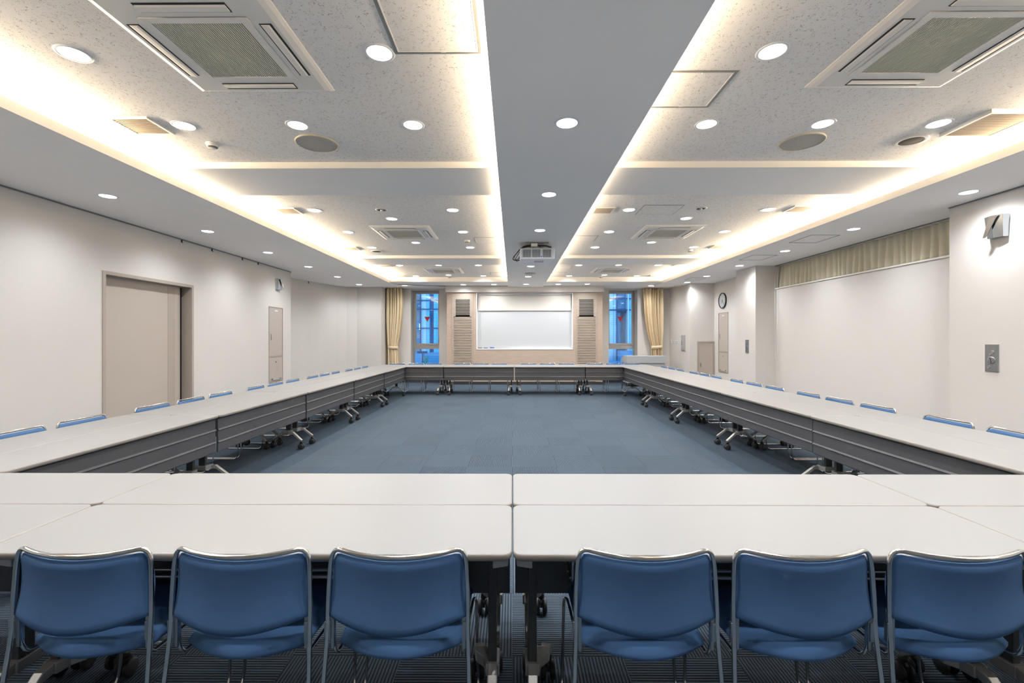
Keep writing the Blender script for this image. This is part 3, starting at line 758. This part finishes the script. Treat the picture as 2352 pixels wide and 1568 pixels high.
def detector(x, y, z, label):
    x, y, z = up(x, y, z)
    t = thing('smoke_detector', label, 'smoke detector', (x, y, z), 0, 'smoke detectors')
    MB().lathe([(0, -.012), (.052, -.012), (.056, 0)], 28).build('detector_base', M['cream'], t)
    MB().lathe([(.044, -.012), (.044, -.026), (.030, -.040), (.0, -.042)], 28).build('detector_head', M['cream'], t)
    MB().lathe([(.0445, -.0285), (.039, -.034), (.030, -.0405)], 28).build('sensor_ring', M['grey'], t)
detector(-2.70, 4.04, ZU, 'cream smoke detector in the near bay, sliding-door half')
detector(-.81, 8.05, ZU, 'white smoke detector in the middle bay by the pale hatch, sliding-door half')
detector(3.52, 8.95, ZU, 'cream smoke detector in the middle bay, clock half')
detector(-1.78, 12.75, ZU, 'small smoke detector beyond the far air conditioner, sliding-door half')
detector(2.50, 12.75, ZU, 'small smoke detector beyond the far air conditioner, clock half')
def emer(x, y, z, label):
    x, y, z = up(x, y, z)
    t = thing('emergency_light', label, 'emergency light', (x, y, z), 0, 'small emergency ceiling lights')
    MB().lathe([(.082, 0), (.082, -.004), (.066, -.008), (.060, -.006)], 30).build('trim_ring', M['cream'], t)
    MB().lathe([(.060, -.005), (.0, -.004)], 30).build('lamp_cavity', M['alud'], t)
    MB().lathe([(.016, -.004), (.020, -.015), (.010, -.022), (0, -.023)], 18).build('bulb', M['white'], t)
    MB().box(-.045, -.025, -.01, .01, -.012, -.004).box(.025, .045, -.01, .01, -.012, -.004).build('indicator', M['dark'], t)
emer(-1.78, 6.12, ZU, 'round emergency light before the middle air conditioner, sliding-door half')
emer(2.535, 6.08, ZU, 'round emergency light before the middle air conditioner, clock half')

# projector under the central band
t = thing('ceiling_projector', 'white projector with grey grilles hanging under the central ceiling band', 'projector', (.41, 7.72, 0))
MB().box(-.285, .285, -.30, .28, 2.745, 2.925).build('body', M['white'], t, bevel=.018)
for x0, x1 in ((-.238, -.105), (-.085, .048), (.090, .225)):
    v = MB().box(x0, x1, -.303, -.300, 2.775, 2.905, 0)
    for k in range(9):
        z = 2.778+k*.0145; v.box(x0, x1, -.307, -.302, z, z+.006, 1)
    for k in range(4):
        x = x0+(x1-x0)*k/3-.002; v.box(x-.002, x+.004, -.308, -.302, 2.775, 2.905, 1)
    v.build('vent_grille', [M['grey'], M['lgrey']], t, fix=False)
MB().box(-.04, .12, -.12, -.10, 2.741, 2.746).box(-.04, .12, -.02, -.0, 2.741, 2.746).build('bottom_vent', M['lgrey'], t)
MB().lathe([(0, .0), (.055, 0), (.055, .05), (.045, .052), (.045, .03), (0, .03)], 24, 0, (-.12, .272, 2.84), 'y').build('lens', M['black'], t)
MB().box(-.19, .19, -.34+.10, .10, 3.025, ZS).box(-.12, .12, -.18, .02, 2.99, 3.025).build('ceiling_plate', M['alud'], t, bevel=.003)
MB().box(-.25, .25, -.20, .16, 2.945, 2.958).box(-.235, -.205, -.20, -.16, 2.92, 2.95).box(.205, .235, -.20, -.16, 2.92, 2.95).box(-.04, .04, -.20, -.16, 2.92, 2.95).box(-.07, -.05, -.1, -.02, 2.95, 3.0).box(.05, .07, -.1, -.02, 2.95, 3.0).build('mount_bracket', M['steel'], t, bevel=.002)
MB().box(-.10, .005, -.26, -.20, 2.965, 3.015).build('junction_box', M['cream'], t, bevel=.004)
MB().lathe([(0, -.304), (.012, -.304), (.012, -.300)], 14, 0, (.068, 0, 2.79), 'y').build('indicator', M['blue'], t)
for k, (r_, dz) in enumerate(((.007, 0), (.005, .02), (.005, -.02))):
    MB().tube(fillet([(.15-.1*k, -.16, 2.985+dz*.3), (-.15, -.22, 2.992+dz*.3), (-.26, -.20, 2.95+dz), (-.40+.02*k, -.14, 2.80+dz), (-.40+.03*k, -.12, 2.765), (-.34, -.1, 2.755+dz), (-.285, -.08, 2.765+.03*k)], .06), r_, 8).build('cable', M['black'] if k != 1 else mat('orange cable', (.25, .09, .04), .6), t)
MB().tube(fillet([(-.24, -.19, 2.965), (-.02, -.21, 2.985), (.12, -.2, 2.99), (.24, -.19, 2.962)], .05), .012, 8).build('cable', M['black'], t)

# ------------------------------------------------------------------ wall fittings
def cabinet(x, y0, y1, z0, z1, zs, s, label):
    """s=+1: faces +x"""
    t = thing('wall_cabinet', label, 'cabinet', (x, 0, 0), 0, 'tall beige wall cabinets')
    def bx(m_, a, b_, *r): return m_.box(min(s*a, s*b_), max(s*a, s*b_), *r)
    f = MB()
    bx(f, -.03, .012, y0, y0+.02, z0, z1); bx(f, -.03, .012, y1-.02, y1, z0, z1); bx(f, -.03, .012, y0+.02, y1-.02, z1-.02, z1); bx(f, -.03, .012, y0+.02, y1-.02, z0, z0+.02); bx(f, -.03, .012, y0+.02, y1-.02, zs-.012, zs+.012)
    f.build('cabinet_frame', M['beige2'], t, bevel=.002)
    d1 = bx(MB(), -.03, .006, y0+.024, y1-.024, zs+.016, z1-.024).build('upper_door', M['beige'], t, bevel=.003)
    d2 = bx(MB(), -.03, .006, y0+.024, y1-.024, z0+.024, zs-.016).build('lower_door', M['beige'], t, bevel=.003)
    ya = y0+.09 if s > 0 else y1-.09
    bx(MB(), .006, .014, ya-.012, ya+.012, zs+.36, zs+.50).build('door_handle', M['steel'], d1, bevel=.003)
    yc = (y0+y1)/2
    bx(MB(), .006, .0075, yc-.05, yc+.07, z1-.10, z1-.07).build('name_plate', M['white'], d1)
    MB().lathe([(0, s*.016), (.016, s*.016), (.020, s*.006)], 20, 0, (0, yc, zs-.12), 'x').build('lock', M['steel'], d2)
    h = MB().tube(fillet([(s*.004, y0+.12, z0+.07), (s*.02, y0+.12, z0+.04), (s*.02, y1-.12, z0+.04), (s*.004, y1-.12, z0+.07)], .01), .005, 8)
    bx(h, .004, .02, y0+.09, y0+.15, z0+.055, z0+.08); bx(h, .004, .02, y1-.15, y1-.09, z0+.055, z0+.08)
    h.build('bottom_latch', M['chrome'], d2)
cabinet(-5.33, 9.82, 10.41, .47, 2.145, 1.04, 1, 'tall beige wall cabinet beside the sliding door, under the small chrome lamp')
cabinet(5.85, 12.25, 12.82, .495, 2.158, 1.07, -1, 'tall beige wall cabinet under the round wall clock')
# clock
t = thing('wall_clock', 'round wall clock with dark rim above the tall beige cabinet', 'clock', (5.85, 12.55, 2.49))
MB().lathe([(.218, 0), (.218, -.035), (.205, -.042), (.196, -.036), (.196, -.02)], 48, 0, (0,0,0), 'x').build('clock_rim', mat('brown rim', (.045, .035, .03), .4), t)
MB().lathe([(.198, -.022), (0, -.022)], 48, 0, (0,0,0), 'x').build('clock_face', M['board'], t)
mk = MB()
for k in range(12):
    a = R(30*k); ln = .03 if k % 3 == 0 else .018
    c_ = lambda r_: (-.0235, r_*math.sin(a), r_*math.cos(a))
    mk.bar(c_(.185), c_(.185-ln), .006, .002, up=(1,0,0))
mk.build('hour_markings', M['dark'], t)
# the face looks towards -x, so its clockwise runs towards -y
def hand(nm, ang, ln, w):
    a = R(ang); d_ = Vector((0, -math.sin(a), math.cos(a)))
    MB().bar(Vector((-.026,0,0))-d_*.035, Vector((-.026,0,0))+d_*ln, w, .002, up=(1,0,0)).build(nm, M['black'], t)
hand('hour_hand', 218-360+0, .10, .010); hand('minute_hand', 142, .15, .007)
# wall lamps: a wedge of folded polished plate
def sconce(x, y, z, s, w, h, label):
    t = thing('wall_lamp', label, 'wall lamp', (x, y, z), 0, 'chrome wedge wall lamps')
    def V(a, b_, c_): return (s*a, b_, c_)
    m_ = MB(); tw, bw = w/2, w*.43
    vs = [V(0,-tw,h/2), V(0,tw,h/2), V(.07,tw*.9,h/2), V(.10,0,h/2), V(.07,-tw*.9,h/2), V(0,-bw,-h/2), V(0,bw,-h/2), V(.05,bw*.9,-h/2), V(.07,0,-h/2), V(.05,-bw*.9,-h/2)]
    m_.add(vs, [(1,6,7,2),(2,7,8,3),(3,8,9,4),(4,9,5,0),(5,9,8,7,6)])
    o = m_.build('folded_shade', mat('lamp chrome', (.50, .54, .58), .15, 1.0), t); so = o.modifiers.new('s', 'SOLIDIFY'); so.thickness = .003
    MB().prism([(-tw*.7, h*.46), (tw*.1, h*.46), (tw*.75, -h*.46), (tw*.45, -h*.46)], s*.098, s*.108, 'x').build('front_fin', M['chrome'], t, bevel=.002)
    MB().box(min(0, s*.012), max(0, s*.012), -tw*.7, tw*.7, -h*.35, h*.4).build('back_plate', M['steel'], t)
sconce(-5.33, 10.19, 2.665, 1, .22, .25, 'small chrome wedge wall lamp above the beige cabinet by the sliding door')
sconce(5.35, 4.98, 2.665, -1, .21, .24, 'chrome wedge wall lamp on the pier beside the khaki curtain')
# steel dial plates
def dial(x, y0, y1, z0, z1, label):
    t = thing('dial_plate', label, 'wall control', (x, (y0+y1)/2, (z0+z1)/2), 0, 'brushed steel wall plates with dials')
    w, h = (y1-y0)/2, (z1-z0)/2
    MB().box(-.012, 0, -w, w, -h, h).build('plate', M['steel'], t, bevel=.004)
    def ringd(nm, y, z, r, d_, mm): MB().lathe([(0, -.012-d_), (r*.85, -.012-d_), (r, -.0125)], 26, 0, (0, y, z), 'x', False).build(nm, mm, t)
    ringd('large_dial', .0, -h*.18, w*.62, .004, M['steel']); ringd('key_hole', -w*.15, h*.42, w*.30, .006, M['grey']); ringd('small_knob', w*.25, h*.2, w*.2, .006, M['grey']); ringd('lower_button', w*.4, -h*.68, w*.28, .004, M['grey'])
    MB().bar((-.0175, -.004, -h*.18-w*.5), (-.0175, .012, -h*.18+w*.5), .003, .004, up=(1,0,0)).build('pointer', M['dark'], t)
dial(5.35, 4.985, 5.125, 1.07, 1.375, 'brushed steel dial plate below the chrome wall lamp')
dial(5.35, 10.23, 10.37, 1.11, 1.41, 'small steel dial plate on the pier beside the tall beige cabinet')
# small panel box, switches
t = thing('switch_panel_box', 'small grey wall box with handle beside the beige hatch door', 'wall box', (5.15, 13.6, 1.305))
MB().box(-.02, 0, -.155, .155, -.235, .235).build('box_frame', M['beige2'], t, bevel=.003)
MB().box(-.026, -.02, -.135, .135, -.185, .215).build('box_door', M['lgrey'], t, bevel=.003)
MB().box(-.034, -.026, .06, .08, -.06, .06).build('box_handle', M['steel'], t)
for k, y in enumerate((14.12, 14.27, 14.42)):
    t = thing('light_switch', 'white light switch plate in the row of three near the lectern', 'switch', (5.15, y, 1.31), 0, 'three white light switches')
    MB().box(-.006, 0, -.055, .055, -.062, .062).build('switch_plate', M['white'], t, bevel=.003)
    MB().box(-.010, -.006, -.03, .03, -.045, -.005).box(-.010, -.006, -.03, .03, .005, .045).build('rocker', M['lgrey'], t)
t = thing('thermostat', 'small cream thermostat plate next to the gold curtain', 'thermostat', (5.15, 14.66, 1.35))
MB().box(-.012, 0, -.06, .06, -.06, .06).build('thermostat_case', M['white'], t, bevel=.004)
MB().box(-.014, -.012, -.03, .03, -.03, .02).build('display', mat('cream display', (.55, .5, .3), .5), t)
# picture rail hooks
for k, (x, y, l) in enumerate(((-5.33, 7.22, 'first beyond the door edge'), (-5.33, 7.95, 'second beyond the door edge'), (-5.33, 8.85, 'third beyond the door edge'), (-5.33, 9.40, 'fourth beyond the door edge'), (-5.70, 12.55, 'on the curved wall'))):
    t = thing('picture_hook', 'tiny dark hook under the ceiling line, ' + l, 'hook', (x, y, 2.985), 0, 'picture rail hooks')
    if k == 4: t.location.x = -5.705
    MB().box(.0, .016, -.008, .008, .0, .045).tube([(.012,0,.005),(.02,0,-.012),(.03,0,-.006)], .004, 6).build('hook_body', M['dark'], t)

# lectern
t = thing('lectern', 'wide grey lectern with sloped hood beside the gold curtain', 'lectern', (0,0,0))
LX0, LX1, LY = 3.42, 4.60, 13.5
MB().prism([(LY, .70), (LY+.70, .70), (LY+.70, .80), (LY+.45, .915), (LY, .915)], LX0, LX1, 'x').build('hood', M['lgrey'], t, bevel=.006)
MB().box(LX0+.03, LX1-.03, LY+.03, LY+.66, .10, .695).build('cabinet_body', M['lgrey'], t, bevel=.005)
MB().box(LX0+.05, LX0+.57, LY+.022, LY+.03, .13, .67).build('access_door', M['lgrey'], t, bevel=.003)
MB().box(LX0+.59, LX1-.05, LY+.022, LY+.03, .13, .67).build('access_door', M['lgrey'], t, bevel=.003)
MB().box(LX0+.05, LX1-.05, LY+.06, LY+.62, .03, .10).build('plinth', M['dark'], t)
for x in (LX0+.12, LX1-.12):
    for y in (LY+.1, LY+.58):
        MB().lathe([(0,-.012),(.028,-.012),(.03,0),(.028,.012),(0,.012)], 16, 0, (x, y, .03), 'x').build('caster', M['rubber'], t)

# ------------------------------------------------------------------ outside
GZ = -.35
struct(MB().box(-60, 60, 16.2, 90, GZ-.1, GZ).build('ground_outside', mat('pale paving', (.55, .60, .66), .8)))
struct(MB().box(-60, 60, 15.6, 16.2, GZ-.1, -.05).build('terrace_outside', mat('terrace stone', (.4, .45, .5), .8)))
def glassy(name, a, b_, sx_, sz_, rough=.25):
    m = mat(name, a, rough); nt, N, L, b = nodes(m)
    p = objco(nt); s3 = N.new('ShaderNodeSeparateXYZ'); L.new(p, s3.inputs[0])
    fz = mathn(nt, 'FRACT', mathn(nt, 'DIVIDE', mathn(nt, 'ADD', s3.outputs[2], 50.), sz_))
    fx = mathn(nt, 'FRACT', mathn(nt, 'DIVIDE', mathn(nt, 'ADD', s3.outputs[0], 50.), sx_))
    l = mathn(nt, 'MAXIMUM', mathn(nt, 'LESS_THAN', fz, .10), mathn(nt, 'LESS_THAN', fx, .10))
    n1 = noise(nt, p, 1.2, 4, .6)
    c = mixc(nt, l, mixc(nt, ramp01(nt, n1, .35, .65), a, tuple(x*.75 for x in a)), b_)
    L.new(c, b.inputs['Base Color']); return m
G1 = glassy('pale blue glazing', (.62, .80, .92), (.25, .42, .62), .45, .11)
G2 = glassy('deep blue glazing', (.13, .33, .56), (.06, .18, .36), .9, .13)
G3 = glassy('azure glazing', (.18, .62, .92), (.10, .45, .78), .3, .2)
G4 = glassy('grey concrete', (.42, .45, .52), (.32, .35, .42), 3, 1.5, .8)
DK = mat('mullion blue', (.02, .07, .17), .5)
def strips(label, y, xs, bands, group):
    t = thing('office_building', label, 'building', (0, y, GZ), 0, group)
    for (x0, x1, m2, dy) in xs:
        MB().box(x0, x1, dy, 6, 0, 14).build('facade_bay', m2, t)
    for z in bands:
        MB().box(xs[0][0], xs[-1][1], -.06, .02, z-GZ, z-GZ+.06).build('mullion', DK, t)
    return t
def X(px, y): return (px-1177)*y/1035
y = 26.
t = strips('blue glass office block seen through the window at the sliding-door side', y, [(X(900,y), X(965,y), G4, .3), (X(965,y), X(967,y), DK, -.1), (X(967,y), X(980,y), G1, 0), (X(980,y), X(986,y), G3, 0), (X(986,y), X(996,y), G2, .5), (X(996,y), X(1030,y), G3, 0), (X(1030,y), X(1120,y), G1, 0)], (2.0, 3.1, 3.6), 'office blocks outside')
for z0, z1 in ((3.25, 3.5), (1.85, 2.5), (1.05, 1.45)): MB().box(X(940,y), X(964,y), .25, .32, z0-GZ, z1-GZ).build('window_band', G2, t)
MB().box(X(961,y), X(964,y), .2, .24, 1.95-GZ, 2.3-GZ).build('lit_window', mat('lit window', (.8,.8,.6), .5, emit=(.8, 1, .75), estr=1.5), t)
MB().box(X(940,y), X(1120,y), -.8, 0, 0, 1.0).build('dark_base', G2, t)
t = strips('blue glass office block seen through the window above the lectern', y, [(X(1370,y), X(1415,y), G1, 0), (X(1415,y), X(1416.5,y), DK, -.1), (X(1416.5,y), X(1427,y), G2, .3), (X(1427,y), X(1440,y), G4, .8), (X(1440,y), X(1441.5,y), mat('white fin', (.8,.88,.95), .5), -.2), (X(1441.5,y), X(1500,y), G3, 0)], (3.05, 3.7), 'office blocks outside')
MB().box(X(1417,y), X(1440,y), .2, .3, 2.95-GZ, 3.1-GZ).build('dark_band', DK, t)
MB().box(X(1417,y), X(1440,y), .28, .31, 3.15-GZ, 14).build('louvre_screen', G2, t)
MB().box(X(1370,y), X(1500,y), -.8, 0, 0, .55).build('dark_base', G2, t)
MB().box(X(1416,y), X(1445,y), -.85, 0, 0, 1.1).build('dark_base', G2, t)
t = thing('street_sign', 'dark street sign post seen through the lower window at the sliding-door side', 'sign', (X(970, 19.), 19., GZ))
MB().tube([(0,0,0),(0,0,1.25)], .03, 10).build('sign_post', DK, t)
MB().box(-.22, .22, -.02, .02, 1.16, 1.25).build('sign_board', DK, t)
t = thing('clipped_shrub', 'small green shrub outside the window at the sliding-door side', 'shrub', (X(978, 23.), 23., GZ))
m_ = MB()
for k in range(140):
    a, b_, r_ = random.uniform(0, 6.28), random.uniform(0, 1), random.uniform(.05, .16)
    p = Vector((math.cos(a)*r_, math.sin(a)*r_, .1+b_*.8)); d1 = Vector((random.uniform(-1,1), random.uniform(-1,1), random.uniform(-1,1))).normalized()*.05; d2 = Vector((random.uniform(-1,1), random.uniform(-1,1), random.uniform(-1,1))).normalized()*.03
    m_.add([p-d1, p+d2, p+d1, p-d2], [(0,1,2,3)])
m_.tube([(0,0,0),(0,0,.7)], .015, 6)
m_.build('foliage', mat('leaf green', (.05, .25, .12), .6), t, fix=False)

# ------------------------------------------------------------------ cove light tubes
E_COVE = 42
def cove(x, y0, y1, tilt, e):
    l = bpy.data.lights.new('cove_lamp', 'AREA'); l.shape = 'RECTANGLE'; l.size = y1-y0; l.size_y = .03; l.energy = e*(y1-y0); l.color = (1, .81, .565)
    o = bpy.data.objects.new('cove_lamp', l); C.objects.link(o); o.location = (x, (y0+y1)/2, 3.117)
    # emit upward and over the lip
    d_ = Vector((math.sin(tilt), 0, math.cos(tilt))); q = d_.to_track_quat('-Z', 'Y')
    zax = -d_; xax = Vector((0, 1, 0)); yax = zax.cross(xax).normalized()
    o.matrix_world = Matrix.Translation(o.location) @ Matrix((xax, yax, zax)).transposed().to_4x4()
for a, b_ in ((-.5, 1.4), (1.4, 4.4), (4.4, 7.4), (7.4, 10.4), (10.4, 12.9)):
    cove(XL-.07, a, b_, R(38), E_COVE); cove(XR+.07, a, b_, R(-38), E_COVE)
    cove(CL+.07, a, b_, R(-30), E_COVE*.17); cove(CR-.07, a, b_, R(30), E_COVE*.15)

# ------------------------------------------------------------------ sky and view
w = bpy.data.worlds.new('dusk sky'); sc.world = w; w.use_nodes = True
nt = w.node_tree; bg = nt.nodes['Background']
bg.inputs[0].default_value = (.38, .68, 1.0, 1); bg.inputs[1].default_value = 2.1
sc.view_settings.view_transform = 'Standard'; sc.view_settings.look = 'None'; sc.view_settings.gamma = 1
sc.view_settings.use_curve_mapping = False; sc.view_settings.exposure = 0.20
sc.cycles.max_bounces = 7; sc.cycles.diffuse_bounces = 5; sc.cycles.glossy_bounces = 3; sc.cycles.use_denoising = True
sc.cycles.use_adaptive_sampling = True; sc.cycles.adaptive_threshold = .04
